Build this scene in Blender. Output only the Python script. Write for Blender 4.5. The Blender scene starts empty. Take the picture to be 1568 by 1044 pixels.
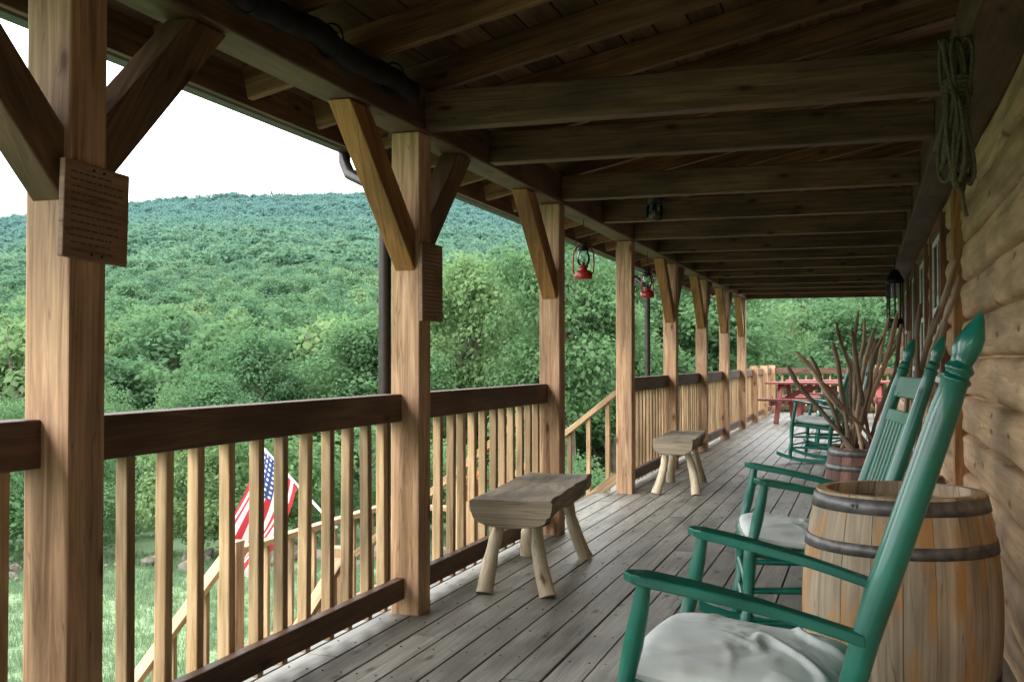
import bpy, math, random
import numpy as np
from mathutils import Vector, Matrix, noise as mnoise
random.seed(7); np.random.seed(7)
rad = math.radians
scene = bpy.context.scene
scene.view_settings.view_transform = 'Standard'
scene.view_settings.look = 'None'
scene.view_settings.exposure = 0
COL = scene.collection

# ------------------------------------------------------------------ mesh builder
class MB:
    def __init__(s):
        s.v=[]; s.f=[]; s.uv=[]; s.r=[]; s.mi=[]; s.sm=[]
    def add(s, verts, faces, uvs, mi=0, sm=False, rnd=None):
        if rnd is None: rnd=random.random()
        o=len(s.v); s.v.extend([tuple(p) for p in verts])
        for f,u in zip(faces,uvs):
            s.f.append([o+i for i in f]); s.uv.append(u); s.r.append(rnd); s.mi.append(mi); s.sm.append(sm)
    def obj(s, name, mats, parent=None, bevel=0, seg=2, link=True):
        me=bpy.data.meshes.new(name); me.from_pydata(s.v,[],s.f)
        uvl=me.uv_layers.new(name='UVMap'); rl=me.uv_layers.new(name='rnd')
        a=[];b=[]
        for u,r in zip(s.uv,s.r):
            for q in u: a.extend((q[0]+r*37.0,q[1]+r*11.0)); b.extend((r,0.5))
        uvl.data.foreach_set('uv',a); rl.data.foreach_set('uv',b)
        me.polygons.foreach_set('material_index',s.mi)
        me.polygons.foreach_set('use_smooth',s.sm)
        for m in mats: me.materials.append(m)
        me.update()
        ob=bpy.data.objects.new(name,me)
        if link: COL.objects.link(ob)
        if parent: ob.parent=parent
        if bevel:
            md=ob.modifiers.new('bevel','BEVEL'); md.width=bevel; md.segments=seg; md.limit_method='ANGLE'; md.angle_limit=rad(50)
        return ob

def beam(mb,p0,p1,w,h,mi=0,up=(0,0,1),rnd=None,taper=1.0):
    p0=Vector(p0);p1=Vector(p1); ax=(p1-p0); L=ax.length; ax=ax/L
    up=Vector(up)
    if abs(ax.dot(up))>.98: up=Vector((0,1,0))
    sd=ax.cross(up).normalized(); u2=sd.cross(ax).normalized()
    V=[]
    for p,k in ((p0,1),(p1,taper)):
        for a,b in ((-1,-1),(1,-1),(1,1),(-1,1)):
            V.append(p+sd*a*w/2*k+u2*b*h/2*k)
    F=[(0,3,2,1),(4,5,6,7),(0,1,5,4),(1,2,6,5),(2,3,7,6),(3,0,4,7)]
    U=[[(0,0),(0,h),(w,h),(w,0)],[(0,0),(w,0),(w,h),(0,h)]]
    off=0
    for d in (w,h,w,h):
        U.append([(0,off),(0,off+d),(L,off+d),(L,off)]); off+=d
    mb.add(V,F,U,mi,False,rnd)

def box(mb,x0,x1,y0,y1,z0,z1,mi=0,rnd=None,axis=None):
    d=(x1-x0,y1-y0,z1-z0)
    if axis is None: axis=max(range(3),key=lambda i:d[i])
    c=((x0+x1)/2,(y0+y1)/2,(z0+z1)/2)
    if axis==0: beam(mb,(x0,c[1],c[2]),(x1,c[1],c[2]),d[1],d[2],mi,(0,0,1),rnd)
    elif axis==1: beam(mb,(c[0],y0,c[2]),(c[0],y1,c[2]),d[0],d[2],mi,(0,0,1),rnd)
    else: beam(mb,(c[0],c[1],z0),(c[0],c[1],z1),d[0],d[1],mi,(0,1,0),rnd)

def tube(mb,pts,radii,seg=10,mi=0,rnd=None,closed=False,ell=1.0,sm=True):
    pts=[Vector(p) for p in pts]; n=len(pts)
    if not hasattr(radii,'__len__'): radii=[radii]*n
    rings=[];us=[];u=0;prev=None
    for i,p in enumerate(pts):
        if closed: t=(pts[(i+1)%n]-pts[i-1])
        else: t=(pts[min(i+1,n-1)]-pts[max(i-1,0)])
        if t.length<1e-9: t=Vector((0,0,1))
        t.normalize()
        if prev is None:
            a=Vector((0,0,1)) if abs(t.z)<.9 else Vector((0,1,0))
            nrm=t.cross(a).normalized()
        else:
            nrm=(prev-t*prev.dot(t)).normalized()
        prev=nrm; b=t.cross(nrm)
        if i: u+=(p-pts[i-1]).length
        us.append(u)
        rings.append([p+nrm*math.cos(2*math.pi*k/seg)*radii[i]+b*math.sin(2*math.pi*k/seg)*radii[i]*ell for k in range(seg)])
    V=[q for r in rings for q in r];F=[];U=[]
    m=n if closed else n-1
    for i in range(m):
        j=(i+1)%n
        uj=us[j] if j>i else us[i]+.05
        for k in range(seg):
            k2=(k+1)%seg
            F.append((i*seg+k,i*seg+k2,j*seg+k2,j*seg+k))
            c=2*math.pi*max(radii[i],.01)/seg
            U.append([(us[i],k*c),(us[i],(k+1)*c),(uj,(k+1)*c),(uj,k*c)])
    mb.add(V,F,U,mi,sm,rnd if rnd is not None else random.random())
    if not closed:
        rr=mb.r[-1]
        for i,rev in ((0,True),(n-1,False)):
            ring=rings[i]; idx=list(range(seg))
            if rev: idx=idx[::-1]
            mb.add(ring,[tuple(idx)],[[(math.cos(2*math.pi*k/seg)*radii[i],math.sin(2*math.pi*k/seg)*radii[i]) for k in idx]],mi,False,rr)

def lathe(mb,c,prof,seg=20,mi=0,rnd=None,sm=True,M=None):
    if rnd is None: rnd=random.random()
    V=[]
    for r,z in prof:
        for k in range(seg):
            a=2*math.pi*k/seg; p=Vector((r*math.cos(a),r*math.sin(a),z))
            if M is not None: p=M@p
            V.append(p+Vector(c))
    F=[];U=[]
    for i in range(len(prof)-1):
        for k in range(seg):
            k2=(k+1)%seg
            F.append((i*seg+k,i*seg+k2,(i+1)*seg+k2,(i+1)*seg+k))
            w=.02
            U.append([(prof[i][1],k*w),(prof[i][1],(k+1)*w),(prof[i+1][1],(k+1)*w),(prof[i+1][1],k*w)])
    mb.add(V,F,U,mi,sm,rnd)

def prism(mb,pts,vec,mi=0,rnd=None,sm=False):
    pts=[Vector(p) for p in pts];vec=Vector(vec);n=len(pts)
    V=pts+[p+vec for p in pts]
    d=(pts[n//2]-pts[0]).normalized()
    e=d.cross(vec).normalized()
    f2=lambda p:(p.dot(d),p.dot(e))
    F=[tuple(range(n))[::-1],tuple(range(n,2*n))]
    U=[[f2(V[i]) for i in F[0]],[f2(V[i]) for i in F[1]]]
    for i in range(n):
        j=(i+1)%n
        F.append((i,j,j+n,i+n)); 
        U.append([(V[k].dot(d),V[k].dot(e)+V[k].dot(vec.normalized())) for k in F[-1]])
    mb.add(V,F,U,mi,sm,rnd)

def empty(name,loc=(0,0,0),rotz=0):
    e=bpy.data.objects.new(name,None); COL.objects.link(e); e.location=loc; e.rotation_euler=(0,0,rotz); e.empty_display_size=.1
    return e

# ------------------------------------------------------------------ materials
def newmat(name):
    m=bpy.data.materials.new(name); m.use_nodes=True; nt=m.node_tree; nt.nodes.clear()
    out=nt.nodes.new('ShaderNodeOutputMaterial'); return m,nt,out
class NT:
    def __init__(s,nt): s.nt=nt
    def n(s,t,**k):
        nd=s.nt.nodes.new(t)
        for a,b in k.items():
            if a.startswith('i_'): nd.inputs[a[2:].replace('_',' ')].default_value=b
            else: setattr(nd,a,b)
        return nd
    def l(s,a,b): s.nt.links.new(a,b)
def ramp(T,fac,stops):
    r=T.n('ShaderNodeValToRGB'); el=r.color_ramp.elements
    while len(el)<len(stops): el.new(.5)
    for e,(p,c) in zip(el,stops):
        e.position=p; e.color=(*c,1) if len(c)==3 else c
    T.l(fac,r.inputs[0]); return r.outputs[0]
def mul(T,a,b,fac=1,mode='MULTIPLY'):
    m=T.n('ShaderNodeMix',data_type='RGBA',blend_type=mode); 
    if hasattr(fac,'is_linked'): T.l(fac,m.inputs[0])
    else: m.inputs[0].default_value=fac
    for x,i in ((a,6),(b,7)):
        if hasattr(x,'is_linked'): T.l(x,m.inputs[i])
        else: m.inputs[i].default_value=(*x,1)
    return m.outputs[2]

def wood(name,dark,light,rough=.6,var=.3,gs=(2.2,42),blot=.5,knots=True,bump=.25,stain=None,cracks=.5):
    m,nt,out=newmat(name); T=NT(nt)
    uv=T.n('ShaderNodeUVMap',uv_map='UVMap'); rn=T.n('ShaderNodeUVMap',uv_map='rnd')
    mp=T.n('ShaderNodeMapping'); mp.inputs['Scale'].default_value=(gs[0],gs[1],1); T.l(uv.outputs[0],mp.inputs[0])
    nz=T.n('ShaderNodeTexNoise',noise_dimensions='2D',i_Scale=1.0,i_Detail=5.0,i_Roughness=.68,i_Distortion=.6); T.l(mp.outputs[0],nz.inputs[0])
    col=ramp(T,nz.outputs[0],[(.32,dark),(.68,light)])
    mp2=T.n('ShaderNodeMapping'); mp2.inputs['Scale'].default_value=(1.3,5,1); T.l(uv.outputs[0],mp2.inputs[0])
    n2=T.n('ShaderNodeTexNoise',noise_dimensions='2D',i_Scale=1.2,i_Detail=3.0); T.l(mp2.outputs[0],n2.inputs[0])
    g=1-blot
    col=mul(T,col,ramp(T,n2.outputs[0],[(.3,(g,g,g)),(.62,(1,1,1))]))
    sx=T.n('ShaderNodeSeparateXYZ'); T.l(rn.outputs[0],sx.inputs[0])
    mr=T.n('ShaderNodeMapRange'); T.l(sx.outputs[0],mr.inputs[0]); mr.inputs[3].default_value=1-var; mr.inputs[4].default_value=1+var*.5
    cb=T.n('ShaderNodeCombineColor'); 
    for i in range(3): T.l(mr.outputs[0],cb.inputs[i])
    col=mul(T,col,cb.outputs[0])
    if cracks:
        mp5=T.n('ShaderNodeMapping'); mp5.inputs['Scale'].default_value=(.9,19,1); T.l(uv.outputs[0],mp5.inputs[0])
        n5=T.n('ShaderNodeTexNoise',noise_dimensions='2D',i_Scale=1.0,i_Detail=2.0); T.l(mp5.outputs[0],n5.inputs[0])
        k=1-cracks
        col=mul(T,col,ramp(T,n5.outputs[0],[(.474,(1,1,1)),(.482,(k,k,k)),(.490,(1,1,1))]))
    if knots:
        mp3=T.n('ShaderNodeMapping'); mp3.inputs['Scale'].default_value=(3.0,8.5,1); T.l(uv.outputs[0],mp3.inputs[0])
        vo=T.n('ShaderNodeTexVoronoi',voronoi_dimensions='2D',i_Scale=1.0); T.l(mp3.outputs[0],vo.inputs[0])
        kc=ramp(T,vo.outputs[0],[(.05,(.28,.19,.13)),(.12,(.8,.72,.65)),(.2,(1,1,1))])
        s3=T.n('ShaderNodeSeparateColor'); T.l(vo.outputs['Color'],s3.inputs[0])
        gt=T.n('ShaderNodeMath',operation='GREATER_THAN'); T.l(s3.outputs[0],gt.inputs[0]); gt.inputs[1].default_value=.80
        col=mul(T,col,kc,gt.outputs[0])
    if stain:
        n4=T.n('ShaderNodeTexNoise',noise_dimensions='2D',i_Scale=.9,i_Detail=4.0); 
        mp4=T.n('ShaderNodeMapping'); mp4.inputs['Scale'].default_value=(3.5,14,1); T.l(uv.outputs[0],mp4.inputs[0]); T.l(mp4.outputs[0],n4.inputs[0])
        f=ramp(T,n4.outputs[0],[(.48,(0,0,0)),(.66,(.85,.85,.85))])
        col=mul(T,col,stain,f,'MIX')
    b=T.n('ShaderNodeBsdfPrincipled'); T.l(col,b.inputs['Base Color'])
    rr=T.n('ShaderNodeMapRange'); T.l(nz.outputs[0],rr.inputs[0]); rr.inputs[3].default_value=rough-.12; rr.inputs[4].default_value=rough+.15
    T.l(rr.outputs[0],b.inputs['Roughness']); b.inputs['Specular IOR Level'].default_value=.35
    bp=T.n('ShaderNodeBump',i_Strength=bump,i_Distance=.006); T.l(nz.outputs[0],bp.inputs['Height']); T.l(bp.outputs[0],b.inputs['Normal'])
    T.l(b.outputs[0],out.inputs[0]); return m

def plain(name,col,rough=.5,metal=0,nscale=20,namt=.25,spec=.5,bump=.1,coat=0):
    m,nt,out=newmat(name); T=NT(nt)
    tc=T.n('ShaderNodeTexCoord'); nz=T.n('ShaderNodeTexNoise',i_Scale=float(nscale),i_Detail=4.0); T.l(tc.outputs['Object'],nz.inputs[0])
    lo=tuple(c*(1-namt) for c in col); hi=tuple(min(1,c*(1+namt*.6)) for c in col)
    c=ramp(T,nz.outputs[0],[(.3,lo),(.7,hi)])
    b=T.n('ShaderNodeBsdfPrincipled'); T.l(c,b.inputs['Base Color']); b.inputs['Metallic'].default_value=metal
    b.inputs['Specular IOR Level'].default_value=spec; b.inputs['Coat Weight'].default_value=coat
    rr=T.n('ShaderNodeMapRange'); T.l(nz.outputs[0],rr.inputs[0]); rr.inputs[3].default_value=max(0,rough-.1); rr.inputs[4].default_value=rough+.12
    T.l(rr.outputs[0],b.inputs['Roughness'])
    bp=T.n('ShaderNodeBump',i_Strength=bump,i_Distance=.01); T.l(nz.outputs[0],bp.inputs['Height']); T.l(bp.outputs[0],b.inputs['Normal'])
    T.l(b.outputs[0],out.inputs[0]); return m

W_post=wood('post_wood',(.34,.185,.098),(.69,.44,.265),var=.15,blot=.4)
W_brace=wood('brace_wood',(.28,.12,.04),(.56,.28,.105),var=.2)
W_braced=wood('dark_brace_wood',(.10,.055,.03),(.22,.13,.07),var=.2)  # same brace wood, with porch-side shade put into a darker base colour
W_rail=wood('rail_wood',(.095,.050,.031),(.20,.11,.066),var=.2)
W_bal=wood('baluster_wood',(.34,.21,.105),(.66,.46,.26),var=.35,knots=False,cracks=0)
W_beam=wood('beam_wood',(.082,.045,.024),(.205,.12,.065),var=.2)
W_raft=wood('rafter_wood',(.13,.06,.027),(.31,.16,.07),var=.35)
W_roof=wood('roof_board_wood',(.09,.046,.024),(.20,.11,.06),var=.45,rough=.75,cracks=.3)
W_deck=wood('deck_wood',(.155,.15,.13),(.35,.335,.29),var=.35,rough=.46,blot=.5,gs=(1.6,50),bump=.3,cracks=.4)
W_log=wood('log_wood',(.44,.27,.15),(.70,.465,.28),var=.15,gs=(1.4,22),blot=.35,bump=.3)
W_bench=wood('bench_wood',(.21,.17,.12),(.48,.39,.28),var=.15,blot=.55,bump=.7)
W_peel=wood('peeled_wood',(.50,.41,.27),(.78,.67,.49),var=.15,gs=(3,30),knots=True,cracks=.3)
W_stick=wood('stick_wood',(.30,.20,.13),(.66,.49,.34),var=.6,gs=(3,40),cracks=0)
W_stave=wood('barrel_wood',(.38,.29,.20),(.70,.57,.41),var=.15,gs=(1.2,40),blot=.5,stain=(.54,.27,.085),bump=.35,knots=False)
W_red=wood('red_barrel_wood',(.20,.09,.07),(.38,.18,.14),var=.35,knots=False)
W_redp=wood('red_painted_wood',(.24,.06,.055),(.40,.12,.11),var=.2,knots=False,cracks=0)
W_trim=wood('trim_wood',(.14,.06,.04),(.28,.13,.08),var=.2,knots=False)
W_sign=wood('sign_wood',(.24,.14,.085),(.38,.24,.15),var=.1,knots=False)
M_green=plain('green_paint',(.006,.165,.118),rough=.30,nscale=9,namt=.35,coat=.25,bump=.08)
M_hoop=plain('hoop_metal',(.20,.19,.19),rough=.5,metal=.6,nscale=25,namt=.5)
M_black=plain('black_metal',(.02,.02,.02),rough=.4,metal=.5)
M_gut=plain('gutter_metal',(.035,.027,.024),rough=.4,metal=.2)
M_redm=plain('red_enamel',(.34,.02,.02),rough=.3)
M_white=plain('white_paint',(.75,.75,.73),rough=.5)
M_text=plain('carved_text',(.10,.06,.04),rough=.8)
M_rope=plain('rope_fibre',(.11,.095,.055),rough=.9,nscale=120,namt=.5)
M_tarp=plain('black_tarp',(.008,.008,.008),rough=.7,nscale=15,bump=.5,spec=.2)
M_stone=plain('field_stone',(.17,.15,.12),rough=.85,nscale=5,namt=.5,bump=.6)
M_shin=plain('roof_shingle',(.08,.07,.065),rough=.9,nscale=30)
M_pot=plain('terracotta',(.35,.14,.07),rough=.8)
M_orange=plain('orange_petals',(.75,.16,.02),rough=.7)
M_bark=plain('bark',(.12,.10,.075),rough=.9,nscale=4,namt=.5,bump=.8)

def cloth():
    m,nt,out=newmat('cushion_cloth'); T=NT(nt)
    tc=T.n('ShaderNodeTexCoord'); nz=T.n('ShaderNodeTexNoise',i_Scale=3.0,i_Detail=2.0,i_Distortion=2.6,i_Roughness=.4); T.l(tc.outputs['Object'],nz.inputs[0])
    w=T.n('ShaderNodeTexNoise',i_Scale=400.0); T.l(tc.outputs['Object'],w.inputs[0])
    c=ramp(T,nz.outputs[0],[(.3,(.77,.82,.81)),(.7,(.85,.88,.86))])
    b=T.n('ShaderNodeBsdfPrincipled'); T.l(c,b.inputs['Base Color']); b.inputs['Roughness'].default_value=.9; b.inputs['Specular IOR Level'].default_value=.1
    b1=T.n('ShaderNodeBump',i_Strength=.5,i_Distance=.035); T.l(nz.outputs[0],b1.inputs['Height'])
    b2=T.n('ShaderNodeBump',i_Strength=.2,i_Distance=.001); T.l(w.outputs[0],b2.inputs['Height']); T.l(b1.outputs[0],b2.inputs['Normal'])
    T.l(b2.outputs[0],b.inputs['Normal']); T.l(b.outputs[0],out.inputs[0]); return m
M_cloth=cloth()
def glass(name,col,rough=.05,tr=1.0):
    m,nt,out=newmat(name); T=NT(nt)
    g=T.n('ShaderNodeBsdfGlossy'); g.inputs['Roughness'].default_value=rough
    t=T.n('ShaderNodeBsdfTransparent'); t.inputs[0].default_value=(*col,1)
    fr=T.n('ShaderNodeFresnel',i_IOR=1.5)
    mx=T.n('ShaderNodeMixShader'); T.l(fr.outputs[0],mx.inputs[0]); T.l(t.outputs[0],mx.inputs[1]); T.l(g.outputs[0],mx.inputs[2])
    T.l(mx.outputs[0],out.inputs[0]); return m
M_glass=glass('lamp_glass',(.85,.9,.88))
def winmat():
    m,nt,out=newmat('window_glass'); T=NT(nt)
    b=T.n('ShaderNodeBsdfPrincipled'); b.inputs['Base Color'].default_value=(.03,.045,.05,1); b.inputs['Roughness'].default_value=.04; b.inputs['Specular IOR Level'].default_value=1.0
    tc=T.n('ShaderNodeTexCoord'); nz=T.n('ShaderNodeTexNoise',i_Scale=1.2); T.l(tc.outputs['Object'],nz.inputs[0])
    bp=T.n('ShaderNodeBump',i_Strength=.05,i_Distance=.02); T.l(nz.outputs[0],bp.inputs['Height']); T.l(bp.outputs[0],b.inputs['Normal'])
    T.l(b.outputs[0],out.inputs[0]); return m
M_win=winmat()

def leafmat(name,c1,c2,c3):
    m,nt,out=newmat(name); T=NT(nt)
    rn=T.n('ShaderNodeUVMap',uv_map='rnd'); sx=T.n('ShaderNodeSeparateXYZ'); T.l(rn.outputs[0],sx.inputs[0])
    oi=T.n('ShaderNodeObjectInfo')
    geo=T.n('ShaderNodeNewGeometry')
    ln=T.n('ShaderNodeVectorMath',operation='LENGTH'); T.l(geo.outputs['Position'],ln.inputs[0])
    base=ramp(T,oi.outputs['Random'],[(0,c1),(.75,c2),(1,c3)])
    mr=T.n('ShaderNodeMapRange'); T.l(sx.outputs[0],mr.inputs[0]); mr.inputs[3].default_value=.76; mr.inputs[4].default_value=1.26
    cb=T.n('ShaderNodeCombineColor')
    for i in range(3): T.l(mr.outputs[0],cb.inputs[i])
    col=mul(T,base,cb.outputs[0])
    # air haze painted into the leaf colour, bluer with distance from the house
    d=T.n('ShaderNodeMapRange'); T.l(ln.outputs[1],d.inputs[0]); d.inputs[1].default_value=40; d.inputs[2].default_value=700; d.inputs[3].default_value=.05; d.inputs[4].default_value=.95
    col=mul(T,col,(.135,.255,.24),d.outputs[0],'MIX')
    df=T.n('ShaderNodeBsdfDiffuse'); T.l(col,df.inputs[0])
    tl=T.n('ShaderNodeBsdfTranslucent'); T.l(col,tl.inputs[0])
    mx=T.n('ShaderNodeMixShader'); mx.inputs[0].default_value=.45; T.l(df.outputs[0],mx.inputs[1]); T.l(tl.outputs[0],mx.inputs[2])
    T.l(mx.outputs[0],out.inputs[0]); return m
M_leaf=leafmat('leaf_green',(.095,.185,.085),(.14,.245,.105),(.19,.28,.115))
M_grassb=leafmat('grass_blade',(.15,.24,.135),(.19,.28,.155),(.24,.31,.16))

def grassmat():
    m,nt,out=newmat('ground_grass'); T=NT(nt)
    geo=T.n('ShaderNodeNewGeometry')
    n1=T.n('ShaderNodeTexNoise',i_Scale=.5,i_Detail=6.0); T.l(geo.outputs['Position'],n1.inputs[0])
    n2=T.n('ShaderNodeTexNoise',i_Scale=18.0,i_Detail=4.0); T.l(geo.outputs['Position'],n2.inputs[0])
    a=ramp(T,n1.outputs[0],[(.35,(.16,.25,.15)),(.65,(.24,.32,.19))])
    a=mul(T,a,ramp(T,n2.outputs[0],[(.3,(.6,.6,.55)),(.7,(1.2,1.2,1.1))]))
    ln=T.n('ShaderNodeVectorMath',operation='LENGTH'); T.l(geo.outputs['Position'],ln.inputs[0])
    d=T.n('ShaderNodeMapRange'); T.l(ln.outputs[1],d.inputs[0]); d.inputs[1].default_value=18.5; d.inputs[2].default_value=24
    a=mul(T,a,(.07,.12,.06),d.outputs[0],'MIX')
    b=T.n('ShaderNodeBsdfPrincipled'); T.l(a,b.inputs['Base Color']); b.inputs['Roughness'].default_value=.95; b.inputs['Specular IOR Level'].default_value=.1
    bp=T.n('ShaderNodeBump',i_Strength=.8,i_Distance=.05); T.l(n2.outputs[0],bp.inputs['Height']); T.l(bp.outputs[0],b.inputs['Normal'])
    T.l(b.outputs[0],out.inputs[0]); return m
M_ground=grassmat()

# ------------------------------------------------------------------ terrain
GZ=-2.3
def smooth(t): t=np.clip(t,0,1); return t*t*(3-2*t)
def Emap(b):
    return np.interp(b,[-120,-75,-44,-38,-33,-26,-18,-10,0,20,60,180],[.09,.095,.108,.130,.141,.147,.139,.13,.115,.10,.06,.06])
def tz(x,y):
    R=np.hypot(x,y); b=np.degrees(np.arctan2(x,y)); b=np.where(b>180,b-360,b)
    E=Emap(b)
    z=GZ+np.zeros_like(R)
    z=z-4.2*smooth((R-19)/34)
    t=np.clip((R-60)/840,0,1)
    und=1+.10*np.sin(x*.013+1.3)*np.cos(y*.011)+.05*np.sin(x*.031+y*.027)
    z=z+(E*900+6.5)*(t**1.28)*(und*(1-t)+t)
    z=z+(1.5*np.sin(x*.02+.7)+1.2*np.sin(y*.043))*np.clip((R-200)/400,0,1)
    z=z-np.clip(R-930,0,2000)*.12
    return z
Rs=np.concatenate([[0.01],np.arange(2,70,2.0),np.geomspace(70,2600,70)])
nb=180
V=[];F=[]
for R in Rs:
    a=np.linspace(0,2*math.pi,nb,endpoint=False)
    x=R*np.sin(a);y=R*np.cos(a);z=tz(x,y)
    V+=list(zip(x.tolist(),y.tolist(),z.tolist()))
for i in range(len(Rs)-1):
    for k in range(nb):
        k2=(k+1)%nb; F.append((i*nb+k,(i+1)*nb+k,(i+1)*nb+k2,i*nb+k2))
me=bpy.data.meshes.new('hill_terrain'); me.from_pydata(V,[],F); me.materials.append(M_ground)
me.polygons.foreach_set('use_smooth',[True]*len(F)); me.update()
ob=bpy.data.objects.new('hill_terrain',me); COL.objects.link(ob)

# ------------------------------------------------------------------ instancing
def instancer(name,pts,rots,scls,idx,objs):
    c=bpy.data.collections.new(name+'_source')
    for i,o in enumerate(objs): o.name='%s_%02d'%(name+'_part',i); c.objects.link(o)
    me=bpy.data.meshes.new(name); me.from_pydata([tuple(p) for p in pts],[],[])
    a=me.attributes.new('rot','FLOAT_VECTOR','POINT'); a.data.foreach_set('vector',np.array(rots,dtype=np.float32).ravel())
    a=me.attributes.new('scl','FLOAT_VECTOR','POINT'); a.data.foreach_set('vector',np.array(scls,dtype=np.float32).ravel())
    a=me.attributes.new('idx','INT','POINT'); a.data.foreach_set('value',np.array(idx,dtype=np.int32))
    ob=bpy.data.objects.new(name,me); COL.objects.link(ob)
    ng=bpy.data.node_groups.new(name+'_nodes','GeometryNodeTree')
    ng.interface.new_socket('Geometry',in_out='INPUT',socket_type='NodeSocketGeometry')
    ng.interface.new_socket('Geometry',in_out='OUTPUT',socket_type='NodeSocketGeometry')
    N=ng.nodes;L=ng.links
    gi=N.new('NodeGroupInput');go=N.new('NodeGroupOutput')
    ip=N.new('GeometryNodeInstanceOnPoints'); ci=N.new('GeometryNodeCollectionInfo')
    ci.inputs['Collection'].default_value=c; ci.inputs['Separate Children'].default_value=True; ci.inputs['Reset Children'].default_value=True
    def att(nm,t):
        x=N.new('GeometryNodeInputNamedAttribute'); x.data_type=t; x.inputs['Name'].default_value=nm
        return [o for o in x.outputs if o.enabled and o.name=='Attribute'][0]
    er=N.new('FunctionNodeEulerToRotation'); L.new(att('rot','FLOAT_VECTOR'),er.inputs[0])
    L.new(gi.outputs[0],ip.inputs['Points']); L.new(ci.outputs[0],ip.inputs['Instance'])
    ip.inputs['Pick Instance'].default_value=True
    L.new(att('idx','INT'),ip.inputs['Instance Index']); L.new(er.outputs[0],ip.inputs['Rotation']); L.new(att('scl','FLOAT_VECTOR'),ip.inputs['Scale'])
    L.new(ip.outputs[0],go.inputs[0])
    md=ob.modifiers.new('instances','NODES'); md.node_group=ng
    return ob

def leaves_np(centers,normals,size,rng):
    n=len(centers)
    a=rng.normal(size=(n,3)); t=a-normals*np.sum(a*normals,1)[:,None]; t/=np.linalg.norm(t,axis=1)[:,None]+1e-9
    b=np.cross(normals,t)
    s=(size*rng.uniform(.6,1.3,n))[:,None]
    v=np.stack([centers-t*s*.5,centers+b*s*.33,centers+t*s*.5+normals*s*.1,centers-b*s*.33],1)
    return v
def tree(name,seed,H,cr,z0,ncl,nleaf,lsize,trunk=True,clus=(.26,.44)):
    rng=np.random.default_rng(seed); random.seed(seed)
    mb=MB(); cz=(z0+H)/2; hz=(H-z0)/2
    cl=[]
    while len(cl)<ncl:
        p=rng.normal(size=3); p/=np.linalg.norm(p); p*=rng.uniform(.35,.86)
        prof=1.0 if p[2]<0.1 else 1-.2*p[2]
        cl.append((p[0]*cr*prof,p[1]*cr*prof,cz+p[2]*hz))
    crs=rng.uniform(clus[0],clus[1],ncl)*cr
    if trunk:
        tube(mb,[(0,0,-.6),(.05,.03,H*.25),(.1*rng.normal(),.1*rng.normal(),H*.5),(.2*rng.normal(),.2*rng.normal(),H*.85)],[H*.026,H*.02,H*.014,H*.004],8,1)
        for i in range(min(ncl,14)):
            c=cl[i]; h=rng.uniform(.25,.6)*H
            tube(mb,[(0,0,min(h,c[2]*.8)),(c[0]*.5,c[1]*.5,(h*.4+c[2]*.6)),c],[H*.009,H*.006,H*.002],5,1)
    w=crs**2/np.sum(crs**2); k=rng.choice(ncl,nleaf,p=w)
    d=rng.normal(size=(nleaf,3)); d[:,2]=d[:,2]*.85+.25; d/=np.linalg.norm(d,axis=1)[:,None]
    rr=rng.uniform(.55,1.12,nleaf)
    C=np.array(cl)[k]+d*(crs[k]*rr)[:,None]*np.array([1,1,.8])
    nrm=d*.6+rng.normal(size=(nleaf,3))*.5+np.array([0,0,.45]); nrm/=np.linalg.norm(nrm,axis=1)[:,None]
    Q=leaves_np(C,nrm,lsize,rng)
    clr=rng.uniform(0,1,ncl)
    shade=np.clip(.25+.5*clr[k]*.8+rng.normal(0,.14,nleaf)+.12*d[:,2],0,1)
    o=len(mb.v); mb.v.extend(map(tuple,Q.reshape(-1,3).tolist()))
    for i in range(nleaf):
        mb.f.append([o+4*i,o+4*i+1,o+4*i+2,o+4*i+3]); mb.uv.append([(0,0)]*4); mb.r.append(float(shade[i])); mb.mi.append(0); mb.sm.append(False)
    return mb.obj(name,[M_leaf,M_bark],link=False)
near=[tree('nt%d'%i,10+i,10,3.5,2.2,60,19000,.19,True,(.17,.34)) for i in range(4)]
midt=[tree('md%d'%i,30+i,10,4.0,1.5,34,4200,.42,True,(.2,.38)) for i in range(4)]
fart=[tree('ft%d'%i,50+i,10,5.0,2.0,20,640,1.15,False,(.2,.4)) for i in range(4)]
shrub=[tree('sh%d'%i,70+i,3,1.7,-.3,18,5000,.12,False) for i in range(2)]
rng=np.random.default_rng(3)
def ring_points(r0,r1,sp0,sp1,b0,b1):
    out=[];R=r0
    while R<r1:
        f=(R-r0)/(r1-r0); sp=sp0+(sp1-sp0)*f
        n=int(R*rad(b1-b0)/sp)
        for k in range(n):
            b=b0+(b1-b0)*(k+rng.uniform(-.4,.4))/n; r=R+rng.uniform(-.4,.4)*sp
            x=r*math.sin(rad(b));y=r*math.cos(rad(b)); out.append((x,y,r,b))
        R+=sp*.9
    return out
def place(pts,objs,name,hf,dz=0):
    P=[];Rr=[];S=[];I=[]
    for x,y,r,b in pts:
        z=float(tz(np.array(x),np.array(y))); s=hf(r,b)
        P.append((x,y,z+dz)); Rr.append((rng.uniform(-.06,.06),rng.uniform(-.06,.06),rng.uniform(0,6.28))); k=rng.uniform(.85,1.2); S.append((s*k,s*k,s)); I.append(int(rng.integers(len(objs))))
    return instancer(name,P,Rr,S,I,objs)
def hnear(r,b):
    base=np.interp(b,[-60,-34,-24,-14,20],[.5,.52,.78,1.0,1.0]); base*=np.interp(r,[22,50],[.8,1.15])
    return base*rng.uniform(.82,1.18)
p=[q for q in ring_points(23,62,4.4,5.2,-80,20) if q[2]>np.interp(q[3],[-30,-14,-6,20],[23,30,46,46])]
place(p,near,'near_tree_line',hnear)
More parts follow.
